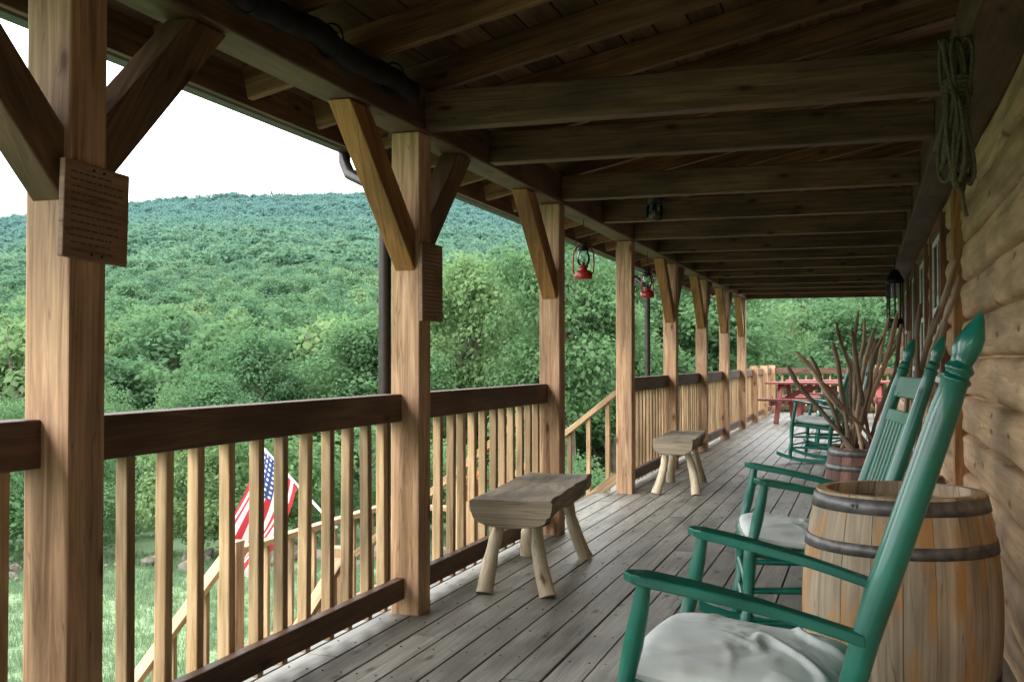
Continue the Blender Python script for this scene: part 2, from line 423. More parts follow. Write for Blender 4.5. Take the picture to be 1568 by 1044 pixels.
p=ring_points(62,260,5.2,6.2,-70,16); place(p,midt,'forest',lambda r,b:rng.uniform(.8,1.1))
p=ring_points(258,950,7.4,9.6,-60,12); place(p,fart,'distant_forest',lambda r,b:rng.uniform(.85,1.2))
p=[q for q in ring_points(20.3,25,1.9,2.2,-80,20) if q[3]<-14]+ring_points(38,46,3,3.2,-14,16)
place(p,shrub,'undergrowth_shrubs',lambda r,b:rng.uniform(.5,1.0))
def tuft(i):
    rg=np.random.default_rng(90+i); mb=MB()
    for k in range(26):
        x,y=rg.normal(0,.09,2); h=rg.uniform(.05,.13); a=rg.uniform(0,6.28); dx,dy=.006*math.cos(a),.006*math.sin(a); lx,ly=rg.normal(0,.03,2)
        mb.add([(x-dx,y-dy,-.01),(x+dx,y+dy,-.01),(x+lx,y+ly,h)],[(0,1,2)],[[(0,0)]*3],0,False,float(rg.uniform()))
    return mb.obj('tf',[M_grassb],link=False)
tf=[tuft(i) for i in range(3)]
P=[];Rr=[];S=[];I=[]
for i in range(16000):
    x=rng.uniform(-21,-2.4); y=rng.uniform(0,22)
    if math.hypot(x,y)>20.5: continue
    P.append((x,y,GZ)); Rr.append((0,0,rng.uniform(0,6.28))); s=rng.uniform(.6,1.2); S.append((s,s,s)); I.append(int(rng.integers(3)))
instancer('lawn_grass',P,Rr,S,I,tf)
def rock(i):
    rg=random.Random(i); mb=MB(); n=10;m=6;V=[];F=[]
    sc=(rg.uniform(.7,1.2),rg.uniform(.6,1),rg.uniform(.4,.7))
    for a in range(m+1):
        th=math.pi*a/m
        for k in range(n):
            ph=2*math.pi*k/n; d=Vector((math.sin(th)*math.cos(ph),math.sin(th)*math.sin(ph),math.cos(th)))
            q=1+.35*mnoise.noise(d*1.6+Vector((i*3.1,0,0)))
            V.append((d.x*q*sc[0]*.25,d.y*q*sc[1]*.25,d.z*q*sc[2]*.25))
    for a in range(m):
        for k in range(n): F.append((a*n+k,(a+1)*n+k,(a+1)*n+(k+1)%n,a*n+(k+1)%n))
    mb.add(V,F,[[(0,0)]*4]*len(F),0,False); return mb.obj('rk',[M_stone],link=False)
rk=[rock(i) for i in range(4)]
P=[];Rr=[];S=[];I=[]
for i in range(300):
    b=rng.uniform(-80,10); r=19.2+rng.normal(0,.35); P.append((r*math.sin(rad(b)),r*math.cos(rad(b)),GZ+rng.uniform(0,.08))); Rr.append(tuple(rng.uniform(0,6.28,3))); s=rng.uniform(.2,.9); S.append((s,s,s)); I.append(int(rng.integers(4)))
instancer('stone_row',P,Rr,S,I,rk)
random.seed(11)

# ------------------------------------------------------------------ porch structure
PY=[-.10,2.26,4.53,6.90,9.23,11.55,13.88,16.22,18.58]
XI,XO=-1.93,-2.07; PW=.14
cabin=empty('log_cabin')
mb=MB()
for y in PY: box(mb,XO,XI,y,y+PW,-2.35,2.20,0)
mb.obj('porch_posts',[W_post],cabin,bevel=.006)
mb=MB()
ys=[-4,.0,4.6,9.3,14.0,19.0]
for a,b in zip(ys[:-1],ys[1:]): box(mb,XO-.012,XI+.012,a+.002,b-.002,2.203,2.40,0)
mb.obj('header_beam',[W_beam],cabin,bevel=.008)
mb=MB()
def brace(y0,z0,y1,z1,mi=0): 
    s=1 if y1>y0 else -1; t=.13
    pts=[(XO+.02,y0,z0),(XO+.02,y0,z0+t*1.45),(XO+.02,y1-s*t*1.45,z1),(XO+.02,y1,z1)]
    prism(mb,pts,(.10,0,0),mi)
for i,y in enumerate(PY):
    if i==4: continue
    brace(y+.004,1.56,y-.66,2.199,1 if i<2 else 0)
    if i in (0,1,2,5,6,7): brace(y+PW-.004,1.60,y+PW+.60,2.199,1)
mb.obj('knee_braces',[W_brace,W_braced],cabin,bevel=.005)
LX=.32
mb=MB()
for y in (-2.4,-.03,4.60,5.50,6.95,8.15,9.30,10.5,11.62,12.8,13.95,15.1,16.3,17.5,18.7):
    box(mb,XI+.012,LX,y-.045,y+.045,2.215+random.uniform(-.008,.008),2.385,0)
mb.obj('tie_joists',[W_beam],cabin,bevel=.006)
mb=MB()
for a,b in zip([-4,1.8,7.3,13],[1.8,7.3,13,19]): box(mb,LX,.52,a+.002,b-.002,2.19,2.42,0)
mb.obj('ledger_beam',[W_beam],cabin,bevel=.008)
SL=.218
def rz(x): return 2.40+SL*(x-XI)
mb=MB()
y=-3.9
while y<19.1:
    beam(mb,(-2.52,y,rz(-2.52)+.07),(.6,y,rz(.6)+.07),.042,.145,0)
    y+=.61
mb.obj('rafters',[W_raft],cabin,bevel=.004)
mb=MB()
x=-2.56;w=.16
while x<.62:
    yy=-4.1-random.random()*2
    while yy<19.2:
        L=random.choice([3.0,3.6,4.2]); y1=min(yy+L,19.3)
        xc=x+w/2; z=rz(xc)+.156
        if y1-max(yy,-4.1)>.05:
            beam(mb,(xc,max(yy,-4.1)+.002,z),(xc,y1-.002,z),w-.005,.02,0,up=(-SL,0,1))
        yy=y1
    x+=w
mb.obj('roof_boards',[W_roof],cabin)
mb=MB()
beam(mb,(-2.62,7.6,rz(-2.62)+.185),(5.5,7.6,rz(5.5)+.185),23.6,.03,0)
mb.obj('roof_sheet',[M_shin],cabin)
mb=MB()
box(mb,-2.585,-2.555,-4.15,19.35,rz(-2.55)-.0,rz(-2.55)+.17,0)
mb.obj('fascia',[W_beam],cabin,bevel=.004)
mb=MB()
gz=rz(-2.6)+.03
prof=[(-.0,.11),(-.0,0),(-.02,-.02),(-.08,-.02),(-.11,.03),(-.12,.11),(-.112,.11),(-.10,.035),(-.075,-.01),(-.025,-.01),(-.008,.0),(-.008,.11)]
prism(mb,[(-2.588+a,-4.1,gz+b) for a,b in prof],(0,23.4,0),0)
for y in (4.98,11.9):
    tube(mb,[(-2.65,y+.22,gz),(-2.65,y+.22,gz-.07),(-2.60,y+.18,gz-.14),(-2.42,y+.05,gz-.22),(-2.33,y,gz-.30),(-2.31,y,gz-.45),(-2.31,y,-2.2)],.032,10,0)
mb.obj('gutter',[M_gut],cabin)
# log wall
WX=.5
mb=MB()
lh=.205; z=-.06
while z<2.95:
    cuts=sorted([random.uniform(1,2),random.uniform(9,14)]); ysn=[-4.0]+cuts+[19.0]
    for a,b in zip(ysn[:-1],ysn[1:]):
        n=max(2,int((b-a)/.2)); ts=np.linspace(-1,1,21)
        V=[];F=[];U=[]
        sd=random.random()*90
        for i in range(n+1):
            yy=a+.003+(b-a-.006)*i/n
            for j,t in enumerate(ts):
                bul=.045*(abs(t)**10)+.006*t*t
                wob=.014*mnoise.noise(Vector((yy*1.6,t*1.1,sd)))+.007*mnoise.noise(Vector((yy*4,t*3,sd)))
                V.append((WX+bul+wob,yy,z+lh/2+t*(lh/2)))
        for i in range(n):
            for j in range(20):
                q=i*21+j; F.append((q,q+1,q+22,q+21)); 
                U.append([(V[c][1],V[c][2]-z) for c in F[-1]])
        mb.add(V,F,U,0,True)
    z+=lh
box(mb,WX+.045,WX+.2,-4,18.99,-2.35,2.95,0,axis=1)
box(mb,WX+.02,6,18.8,19,-2.35,3.4,0,axis=0)
mb.obj('log_wall',[W_log],cabin)
def window(y0,y1,z0,z1,name):
    mb=MB(); t=.09
    x0,x1=WX-.035,WX+.06
    box(mb,x0,x1,y0-t,y0,z0-t,z1+t,0); box(mb,x0,x1,y1,y1+t,z0-t,z1+t,0)
    box(mb,x0+.003,x1,y0,y1,z1,z1+t,0); box(mb,x0-.03,x1,y0-t-.03,y1+t+.03,z0-t,z0-.002,0)
    box(mb,WX-.018,WX+.02,y0,y0+.04,z0,z1,1);box(mb,WX-.018,WX+.02,y1-.04,y1,z0,z1,1)
    zc=(z0+z1)/2; box(mb,WX-.020,WX+.02,y0+.04,y1-.04,zc-.02,zc+.02,1); box(mb,WX-.018,WX+.02,y0+.04,y1-.04,z0,z0+.04,1); box(mb,WX-.018,WX+.02,y0+.04,y1-.04,z1-.04,z1,1)
    yc=(y0+y1)/2; box(mb,WX-.016,WX+.02,yc-.012,yc+.012,z0+.04,z1-.04,1)
    box(mb,WX-.012,WX-.004,y0+.02,y1-.02,z0+.02,z1-.02,2)
    mb.obj(name,[W_trim,M_white,M_win],cabin,bevel=.003)
window(7.6,8.7,1.0,2.03,'window'); window(9.6,10.7,1.0,2.03,'window'); window(13.6,14.7,1.0,2.03,'window')
window(11.5,12.45,.12,2.03,'door_with_glass')
mb=MB()
pts=[];
for i in range(12): zz=.05+i*2.05/11; pts.append((WX-.04,6.35+.02*mnoise.noise(Vector((0,0,zz*3))),zz))
for i in range(12): zz=2.1-i*2.05/11; pts.append((WX-.04,6.52+.05*mnoise.noise(Vector((5,0,zz*2.2))),zz))
prism(mb,pts,(.07,0,0),0)
mb.obj('live_edge_trim',[W_brace],cabin,bevel=.004)

# ------------------------------------------------------------------ deck
mb=MB()
x=-2.24;w=.141
while x<.5:
    yy=-4-random.random()*3
    while yy<25:
        L=random.choice([3.66,4.27,4.88]); y1=min(yy+L,25)
        dz=random.uniform(-.002,.002)
        if y1>-4: box(mb,x,x+w-.0095,max(yy,-4)+.002,y1-.002,-.036+dz,dz,0,axis=1)
        yy=y1
    x+=w
while x<4:
    box(mb,x,x+w-.008,19.05,25,-.036,0,0,axis=1); x+=w
y=-4
while y<25: 
    box(mb,-2.2,(.48 if y<19 else 4),y,y+.04,-.22,-.038,1,axis=0)
    if y>2:
        x=-2.24
        while x<.45 and y<12:
            for o in (.028,.105): lathe(mb,(x+o,y+.02,.0012),[(.0045,-.002),(.0045,.0012),(0,.0012)],6,2)
            x+=w
    y+=.4
box(mb,-2.285,-2.245,-4,25,-.24,-.002,1)
box(mb,-2.24,4,25.005,25.04,-.24,-.002,1)
for y in (20,22.5,24.9): box(mb,-2.2,-2.06,y,y+.14,-2.4,-.23,1); box(mb,1.5,1.64,y,y+.14,-2.4,-.23,1)
mb.obj('wooden_deck',[W_deck,W_rail,M_gut],None,bevel=.003,seg=1)

# ------------------------------------------------------------------ railing
def railbay(mb,y0,y1):
    box(mb,-2.105,-2.015,y0-.006,y1+.006,.875,1.0,0)
    box(mb,-2.045,-2.0,y0-.004,y1+.004,.07,.165,0)
    n=round((y1-y0)/.172)
    for i in range(n):
        y=y0+(y1-y0)*(i+.5)/n+random.uniform(-.009,.009)
        beam(mb,(-2.068+random.uniform(-.003,.003),y,.03),(-2.068,y+random.uniform(-.01,.01),.878),.042,.040,1,up=(0,1,0))
mb=MB()
for i in range(len(PY)-1):
    if i==3: continue
    railbay(mb,PY[i]+PW,PY[i+1])
railbay(mb,-4,-.1)
ext=[18.58,20.7,22.8,24.8]
for a,b in zip(ext[:-1],ext[1:]):
    railbay(mb,a+PW,b); box(mb,XO,XI,b,b+PW,-.2,1.06,2)
box(mb,-1.93,4,24.83,24.92,.875,1.0,0); box(mb,-1.93,4,24.86,24.90,.07,.165,0)
x=-1.8
while x<4: box(mb,x,x+.04,24.905,24.945,.03,.9,1); x+=.172
for x in (.2,2.4): box(mb,x,x+.14,24.80,24.94,-.2,1.06,2)
mb.obj('porch_railing',[W_rail,W_bal,W_post],None,bevel=.005)

# ------------------------------------------------------------------ staircase
mb=MB()
ya,yb=PY[3]+PW,PY[4]
n=6; LZ=-1.1
for i in range(1,n):
    zt=LZ*i/n; xs=-2.29-(i-1)*.235
    box(mb,xs-.26,xs,ya+.06,yb-.06,zt-.04,zt,0,axis=1)
for y in (ya+.02,yb-.06):
    prism(mb,[(-2.29,y,-.02),(-2.29,y,-.32),(-3.5,y,-1.42),(-3.5,y,-1.12)],(0,.04,0),1)
x=-4.4
while x<-3.5:
    box(mb,x,x+.135,6.7,9.3,LZ-.036,LZ,0,axis=1); x+=.142
box(mb,-4.44,-4.40,6.7,9.3,LZ-.22,LZ+.0,1); 
for x,y in ((-4.32,6.62),(-4.32,9.2),(-3.5,9.2),(-3.5,6.62)): box(mb,x,x+.11,y,y+.11,-2.4,LZ+.98,2)
for i in range(1,7):
    zt=LZ+(GZ-LZ)*i/7; y1=6.68-(i-1)*.27
    box(mb,-4.36,-3.42,y1-.28,y1,zt-.04,zt,0,axis=0)
for x in (-4.40,-3.42):
    prism(mb,[(x,6.7,LZ),(x,6.7,LZ-.3),(x,4.7,GZ-.1),(x,4.5,GZ-.02)],(.04,0,0),1)
def slrail(p0,p1,nb,mi=3):
    p0=Vector(p0);p1=Vector(p1)
    beam(mb,p0,p1,.085,.045,mi); 
    q0=p0-Vector((0,0,.74));q1=p1-Vector((0,0,.74)); beam(mb,q0,q1,.04,.085,mi)
    for i in range(nb):
        t=(i+.5)/nb; a=p0.lerp(p1,t); beam(mb,a-Vector((0,0,.80)),a-Vector((0,0,.02)),.038,.038,3,up=(0,1,0))
slrail((-4.27,9.2,-.2),(-4.27,6.68,-.2),14)
slrail((-4.27,6.62,-.2),(-4.27,4.8,-1.28),10)
slrail((-3.40,6.62,-.2),(-3.40,4.8,-1.28),10)
slrail((-3.5,9.26,-.2),(-4.25,9.26,-.2),5)
slrail((-2.07,9.28,.88),(-3.45,9.28,-.22),8)
slrail((-2.07,6.98,.88),(-3.45,6.98,-.22),8)
for x in (-4.32,-3.45): box(mb,x,x+.1,4.72,4.82,-2.4,-1.2,2)
mb.obj('wooden_staircase',[W_deck,W_post,W_post,W_bal],None,bevel=.004)

# ------------------------------------------------------------------ benches
def bench(loc,rz_,seed,L=1.26,HW=.175):
    random.seed(seed); e=empty('log_bench',loc,rz_); mb=MB()
    n=44; V=[];F=[];U=[]; m=19
    for i in range(n+1):
        y=-L/2+L*i/n; hw=HW+.016*mnoise.noise(Vector((y*2.0,seed,0)))+.008*mnoise.noise(Vector((y*8,seed,2))); th=.132+.018*mnoise.noise(Vector((y*2.5,seed,9)))
        if abs(y)>L/2-.02: th*=.96
        for j in range(m):
            a=math.pi*j/(m-1); ca=math.cos(a); x=math.copysign(abs(ca)**.8,ca)*hw; zz=-math.sin(a)**.55*th+.48
            q=1+.06*mnoise.noise(Vector((y*7,a*2.2,seed)))+.05*mnoise.noise(Vector((y*19,a*6,seed)))
            if j in (0,m-1): zz=.48-.012; q=1+.03*mnoise.noise(Vector((y*16,a,seed)))
            V.append((x*q,y,zz-.012*mnoise.noise(Vector((y*14,a*5,seed+4)))))
        for j in range(4):
            x=hw*(-.96+1.92*(j)/3); V.append((x,y,.48+.009*mnoise.noise(Vector((x*9,y*5,seed)))))
    S=m+4
    for i in range(n):
        for j in range(S):
            j2=(j+1)%S; a,b,c,d=i*S+j,i*S+j2,(i+1)*S+j2,(i+1)*S+j
            F.append((a,d,c,b)); U.append([(V[q][1],j*.04) if q%S==j else (V[q][1],(j+1)*.04) for q in (a,d,c,b)])
    mb.add(V,F,U,0,False,.5)
    mb.add(V[:S],[tuple(range(S))],[[(v[0]*.2,v[2]) for v in V[:S]]],1,False,.9)
    mb.add(V[-S:],[tuple(range(S))[::-1]],[[(v[0]*.2,v[2]) for v in V[-S:][::-1]]],1,False,.9)
    mb.obj('seat',[W_bench,W_bench],e,bevel=.004)
    k=1
    for sx in (-1,1):
        for sy in (-1,1):
            mb=MB(); tx,ty=sx*.085,sy*(L/2-.24); bx,by=sx*random.uniform(.15,.19),sy*(L/2-.13+random.uniform(-.03,.04))
            pts=[];rr=[]
            ph=random.random()*6
            for i in range(12):
                t=i/11; z=.40*(1-t); bend=math.sin(t*math.pi)*.025
                pts.append((tx+(bx-tx)*t+bend*math.cos(ph),ty+(by-ty)*t+bend*math.sin(ph),z)); rr.append(.027+.013*t**1.5+.006*random.random())
            tube(mb,pts,rr,12,0); mb.obj('leg_%d'%k,[W_peel],e,bevel=.003); k+=1
bench((-1.69,5.60,0),rad(5),3,1.30,.20); bench((-1.60,9.80,0),rad(3),8)

# ------------------------------------------------------------------ rocking chair
def build_chair():
    parts={}
    mb=MB()
    for s in (-1,1):
        base=[(.120,.27*s,.075,.020),(.135,.27*s,.25,.023),(.152,.268*s,.42,.026),(.202,.265*s,.60,.028),(.270,.262*s,.80,.027),(.350,.26*s,1.04,.025),(.372,.26*s,1.105,.022),
              (.375,.26*s,1.114,.028),(.378,.26*s,1.122,.018),(.382,.26*s,1.134,.026),(.386,.26*s,1.145,.016),(.391,.26*s,1.158,.019),(.397,.26*s,1.178,.0235),(.405,.26*s,1.200,.021),(.414,.26*s,1.228,.011),(.419,.26*s,1.242,.004)]
        tube(mb,[b[:3] for b in base],[b[3] for b in base],20,0)
    parts['back_posts']=mb
    mb=MB()
    for s in (-1,1):
        pts=[(-.310,.30*s,.06,.020),(-.305,.30*s,.14,.022),(-.298,.30*s,.20,.025),(-.295,.30*s,.215,.019),(-.288,.30*s,.38,.024),(-.284,.30*s,.46,.024),(-.276,.302*s,.475,.018),(-.258,.304*s,.56,.022),(-.243,.306*s,.63,.019),(-.233,.308*s,.69,.015)]
        tube(mb,[b[:3] for b in pts],[b[3] for b in pts],14,0)
    parts['front_legs']=mb
    mb=MB()
    for s in (-1,1):
        def P(t,o):
            x=.205+(-.272-.205)*t; y=s*(.275+.045*t); z=.602+.104*t+.010*math.sin(t*math.pi)
            return Vector((x,y+o,z))
        def W(t): return (.020+.016*float(smooth((t-.25)/.5))) * (1 if t<.9 else math.sqrt(max(0.05,1-((t-.9)/.1)**2)))
        ts=[i/24 for i in range(25)]
        V=[];F=[];U=[]
        for t in ts:
            w=float(W(t)); h=.012 if t<.95 else .010
            V+= [P(t,-w)+Vector((0,0,-h)),P(t,w)+Vector((0,0,-h)),P(t,w)+Vector((0,0,h)),P(t,-w)+Vector((0,0,h))]
        for i in range(24):
            for j in range(4):
                F.append((i*4+j,i*4+(j+1)%4,(i+1)*4+(j+1)%4,(i+1)*4+j)); U.append([(0,0)]*4)
        F.append((3,2,1,0));U.append([(0,0)]*4);F.append((96,97,98,99));U.append([(0,0)]*4)
        mb.add(V,F,U,0,False)
    parts['arms']=mb
    mb=MB()
    for s in (-1,1): tube(mb,[(-.30,.285*s,.435),(.15,.265*s,.385)],.018,10)
    tube(mb,[(-.288,-.30,.44),(-.288,.30,.44)],.020,10); tube(mb,[(.15,-.27,.385),(.15,.27,.385)],.018,10)
    for i in range(8):
        t=(i+.5)/8; x=-.30+.45*t; z=.452-.05*t; beam(mb,(x,-.28,z),(x,.28,z),.048,.012)
    for z in (.20,.31): tube(mb,[(-.297,-.30,z),(-.297,.30,z)],[.012,.012],8); 
    tube(mb,[(.135,-.27,.24),(.135,.27,.24)],.012,8)
    for s in (-1,1):
        for z in (.17,.29): tube(mb,[(-.30,.30*s,z),(-.1,.288*s,z+.005),(.135,.27*s,z+.01)],[.010,.014,.010],8)
    parts['seat']=mb
    mb=MB()
    def B(y,z):
        x=.202+(z-.60)*(.350-.202)/(1.04-.60); return (x,y,z)
    for z,h in ((1.045,.085),(.93,.05),(.50,.05)):
        a=B(-.26,z);b=B(.26,z); beam(mb,a,b,.02,h,0,up=(.33,0,1))
    for i in range(7):
        y=-.198+i*.066; a=B(y,.51);b=B(y,.93); beam(mb,a,b,.036,.012,0,up=(1,0,-.33))
    parts['backrest']=mb
    mb=MB()
    for s in (-1,1):
        V=[];F=[];U=[];n=26;R=1.25
        for i in range(n+1):
            x=-.47+1.02*i/n; z0=R-math.sqrt(R*R-(x+.03)**2); h=.045
            for yy,zz in ((-.014,0),(.014,0),(.014,h),(-.014,h)): V.append((x,s*.285+yy,z0+zz+.002))
        for i in range(n):
            for j in range(4): F.append((i*4+j,i*4+(j+1)%4,(i+1)*4+(j+1)%4,(i+1)*4+j)); U.append([(0,0)]*4)
        F.append((3,2,1,0));U.append([(0,0)]*4);F.append((n*4,n*4+1,n*4+2,n*4+3));U.append([(0,0)]*4)
        mb.add(V,F,U,0,False)
    parts['rockers']=mb
    mb=MB()
    N=60;V=[];F=[];U=[]
    for side in (1,-1):
        o=len(V)
        for i in range(N+1):
            for j in range(N+1):
                u=-1+2*i/N;v=-1+2*j/N
                f=(max(0,1-abs(u)**4)*max(0,1-abs(v)**4))**.4
                cx=1-.05*abs(v)**2; cy=1-.05*abs(u)**2
                z=.040*f*side
                if side>0:
                    z+=.008*f*mnoise.noise(Vector((u*1.6,v*1.6,1)))
                    g=mnoise.noise(Vector(((u+v*.5)*2.0+.5*mnoise.noise(Vector((u,v,3))),(v-u*.5)*.8,6)))
                    z+=.016*f*max(0,.22-abs(g))/.22*(.5+.5*math.sin(u*2+v))
                x=-.075+u*.232*cx; y=v*.272*cy
                V.append((x,y,.497-.10*(x+.33)+z-.005))
        for i in range(N):
            for j in range(N):
                a=o+i*(N+1)+j; q=(a,a+N+1,a+N+2,a+1)
                F.append(q if side>0 else q[::-1]); U.append([(0,0)]*4)
    mb.add(V,F,U,0,True)
    parts['cushion']=mb
    return parts
CH={}
for k,m_ in build_chair().items():
    o=m_.obj(k,[M_cloth if k=='cushion' else M_green],None,bevel=(0 if k in('cushion',) else .004),link=False)
    CH[k]=o
def chair(loc,rz_,rock_=0,cushion=True):
    e=empty('rocking_chair',loc,rz_); e.rotation_euler=(0,rock_,rz_)
    for k,o in CH.items():
        if k=='cushion' and not cushion: continue
        c=o.copy(); COL.objects.link(c); c.parent=e; c.name=k
chair((-.192,2.525,0),rad(-3)); chair((-.18,4.47,0),rad(9))
chair((-.45,12.9,0),rad(-14)); chair((-.3,14.6,0),rad(4))

# ------------------------------------------------------------------ barrels
def barrel(name,loc,H,rt,rm,mats,seed,ns=20):
    random.seed(seed); e=empty(name,loc)
    mb=MB()
    def R(z): t=(z/H-.5)*2; return rm-(rm-rt)*t*t
    for s in range(ns):
        a0=2*math.pi*s/ns+.003; a1=2*math.pi*(s+1)/ns-.003; V=[];F=[];U=[];n=16
        j=random.uniform(-.0015,.0015)
        for i in range(n+1):
            z=H*i/n; r=R(z)+j
            for k in range(4):
                a=a0+(a1-a0)*k/3; V.append((r*math.cos(a),r*math.sin(a),z))
            for k in (3,0):
                a=a0+(a1-a0)*k/3; V.append(((r-.028)*math.cos(a),(r-.028)*math.sin(a),z))
        for i in range(n):
            for k in range(6):
                k2=(k+1)%6; F.append((i*6+k,i*6+k2,(i+1)*6+k2,(i+1)*6+k)); c=.024
                U.append([(H*i/n,k*c),(H*i/n,(k+1)*c),(H*(i+1)/n,(k+1)*c),(H*(i+1)/n,k*c)])
        F.append(tuple(n*6+q for q in range(6)));U.append([(0,0),(0,.02),(0,.04),(0,.06),(.03,.06),(.03,0)])
        mb.add(V,F,U,0,False)
    mb.obj('staves',[mats[0]],e)
    mb=MB()
    for z,h in ((.012,.045),(H*.22,.035),(H*.765,.036),(H-.052,.044)):
        r0=R(z)+.003;r1=R(z+h)+.003
        lathe(mb,(0,0,0),[(r0-.004,z),(r0+.0025,z),(r1+.0025,z+h),(r1-.004,z+h)],64,0)
        a=random.uniform(3.6,5.2)
        for q in (0,.05): 
            rr=(r0+r1)/2+.002; lathe(mb,(rr*math.cos(a+q),rr*math.sin(a+q),z+h/2),[(.007,-.006),(.006,.0),(.007,.006)],8,0)
    mb.obj('hoops',[M_hoop],e)
    mb=MB(); zz=H-.04
    w=.09; x=-rt
    while x<rt:
        r=R(zz)-.026; xa,xb=max(x,-r+.002),min(x+w-.002,r-.002)
        if xb>xa:
            q=lambda t:math.sqrt(max(0,r*r-t*t))
            pts=[(xa,-q(xa),zz-.02),(xb,-q(xb),zz-.02),(xb,q(xb),zz-.02),(xa,q(xa),zz-.02)]
            prism(mb,pts,(0,0,.018),0)
        x+=w
    mb.obj('head',[mats[0]],e)
    return e
barrel('wooden_barrel',(.10,3.64,0),.745,.252,.300,[W_stave],4)
def sticks(loc,tips,seed,r=.2):
    rg=random.Random(seed); e=barrel('walking_stick_barrel',loc,.60,r,r+.04,[W_red],seed)
    for i,(dx,dy,hz) in enumerate(tips):
        mb=MB(); rr=r*.72; a=rg.uniform(0,6.28); q=math.sqrt(rg.random())
        # foot of each stick stands somewhere on the barrel head, so the bundle crosses rather than fans
        p0=Vector((rr*q*math.cos(a)-dx*.12,rr*q*math.sin(a)-dy*.12,.562))
        if p0.xy.length>rr: p0.x*=rr/p0.xy.length; p0.y*=rr/max(rr,p0.xy.length)
        p1=Vector((dx,dy,hz))
        pts=[];rd=[];s0=rg.random()*50; R0=rg.uniform(.008,.0135)
        for k in range(12):
            t=k/11; p=p0.lerp(p1,t)+Vector((mnoise.noise(Vector((s0,t*2.5,0))),mnoise.noise(Vector((s0,t*2.5,7))),0))*.06*t
            pts.append(p); rd.append(R0*(.85+.35*t)+.002*rg.random())
        rd[-1]*=.6
        tube(mb,pts,rd,8,0,rnd=rg.random()); mb.obj('walking_stick_%d'%(i+1),[W_stick],e)
sticks((-.02,7.3,0),[(-.50,.1,1.12),(-.40,-.1,1.21),(-.33,.2,1.18),(-.14,.0,1.40),(-.06,-.2,1.34),(.02,.1,1.42),(.10,.25,1.3),(.16,0,1.44),(-.24,-.25,1.02),(.2,.2,1.28),(-.10,.3,1.18),(.26,-.15,1.38),(-.03,.2,1.48),(.12,-.2,1.30),(-.18,.1,1.27),(.24,.05,1.46),(.06,-.05,1.36)],5)
sticks((.20,5.55,0),[(.20,-.15,1.62),(.19,.1,1.48),(.12,.2,1.38),(.0,.2,1.30),(.14,-.05,1.34),(.21,.0,1.56),(.06,-.1,1.42)],9,.15)

# ------------------------------------------------------------------ hurricane lanterns
def lantern(loc,seed):
    e=empty('hurricane_lantern',loc,seed)
    mb=MB()
    lathe(mb,(0,0,0),[(0,0),(.062,0),(.066,.01),(.066,.045),(.055,.06),(.03,.066),(.026,.08),(.034,.085),(.036,.10),(.0,.10)],24,0)
    lathe(mb,(0,0,0),[(.0,.212),(.04,.21),(.043,.22),(.03,.235),(.03,.25),(.038,.256),(.03,.268),(.0,.275)],24,1)
    for s in (-1,1):
        tube(mb,[(.055*s,0,.03),(.075*s,0,.05),(.08*s,0,.12),(.076*s,0,.19),(.055*s,0,.23),(.028*s,0,.245)],.006,8,0)
    mb.obj('frame',[M_redm,M_black],e)
    mb=MB(); lathe(mb,(0,0,0),[(.032,.10),(.045,.12),(.05,.15),(.044,.18),(.034,.21)],24,0); mb.obj('globe',[M_glass],e)
    mb=MB(); tube(mb,[(.0+.066*math.cos(a),0,.235+.10*math.sin(a)) for a in [math.pi*i/14 for i in range(15)]],.0022,6,0)
    tube(mb,[(0,0,.335),(.006,0,.35),(0,0,.36),(0,0,.45)],.003,6,0)
    lathe(mb,(0,0,0),[(0,.10),(.012,.10),(.010,.125),(0,.127)],10,0)
    mb.obj('bail_handle',[M_black],e)
lantern((-1.98,7.74,1.757),.5); lantern((-1.98,10.2,1.757),1.0)
e=empty('jar_light',(-1.50,8.02,2.20)); mb=MB()
lathe(mb,(0,0,0),[(.0,.0),(.05,.002),(.062,.02),(.062,.11),(.048,.13)],24,0); mb.obj('glass_jar',[M_glass],e)
mb=MB(); lathe(mb,(0,0,0),[(.0,.185),(.07,.18),(.075,.165),(.052,.15),(.052,.125),(0,.125)],24,0); tube(mb,[(0,0,.18),(0,0,.33)],.01,8); 
lathe(mb,(0,0,0),[(0,.06),(.018,.065),(.022,.09),(.014,.125)],12,0)
mb.obj('cap',[M_black],e)
e=empty('hanging_porch_lantern',(.30,12.1,1.5)); mb=MB()
lathe(mb,(0,0,0),[(0,0),(.085,.0),(.09,.02),(.09,.08),(.08,.09),(.08,.10),(0,.10)],20,0)
for k in range(8):
    a=k*math.pi/4; tube(mb,[(.078*math.cos(a),.078*math.sin(a),.09),(.078*math.cos(a),.078*math.sin(a),.48)],.007,6)
lathe(mb,(0,0,0),[(0,.47),(.085,.47),(.10,.49),(.09,.52),(.045,.60),(.03,.62),(0,.63)],20,0); tube(mb,[(0,0,.62),(0,0,.73)],.006,6)
mb.obj('frame',[M_black],e)
mb=MB(); lathe(mb,(0,0,0),[(.066,.10),(.07,.3),(.066,.47)],20,0); mb.obj('glass',[M_glass],e)

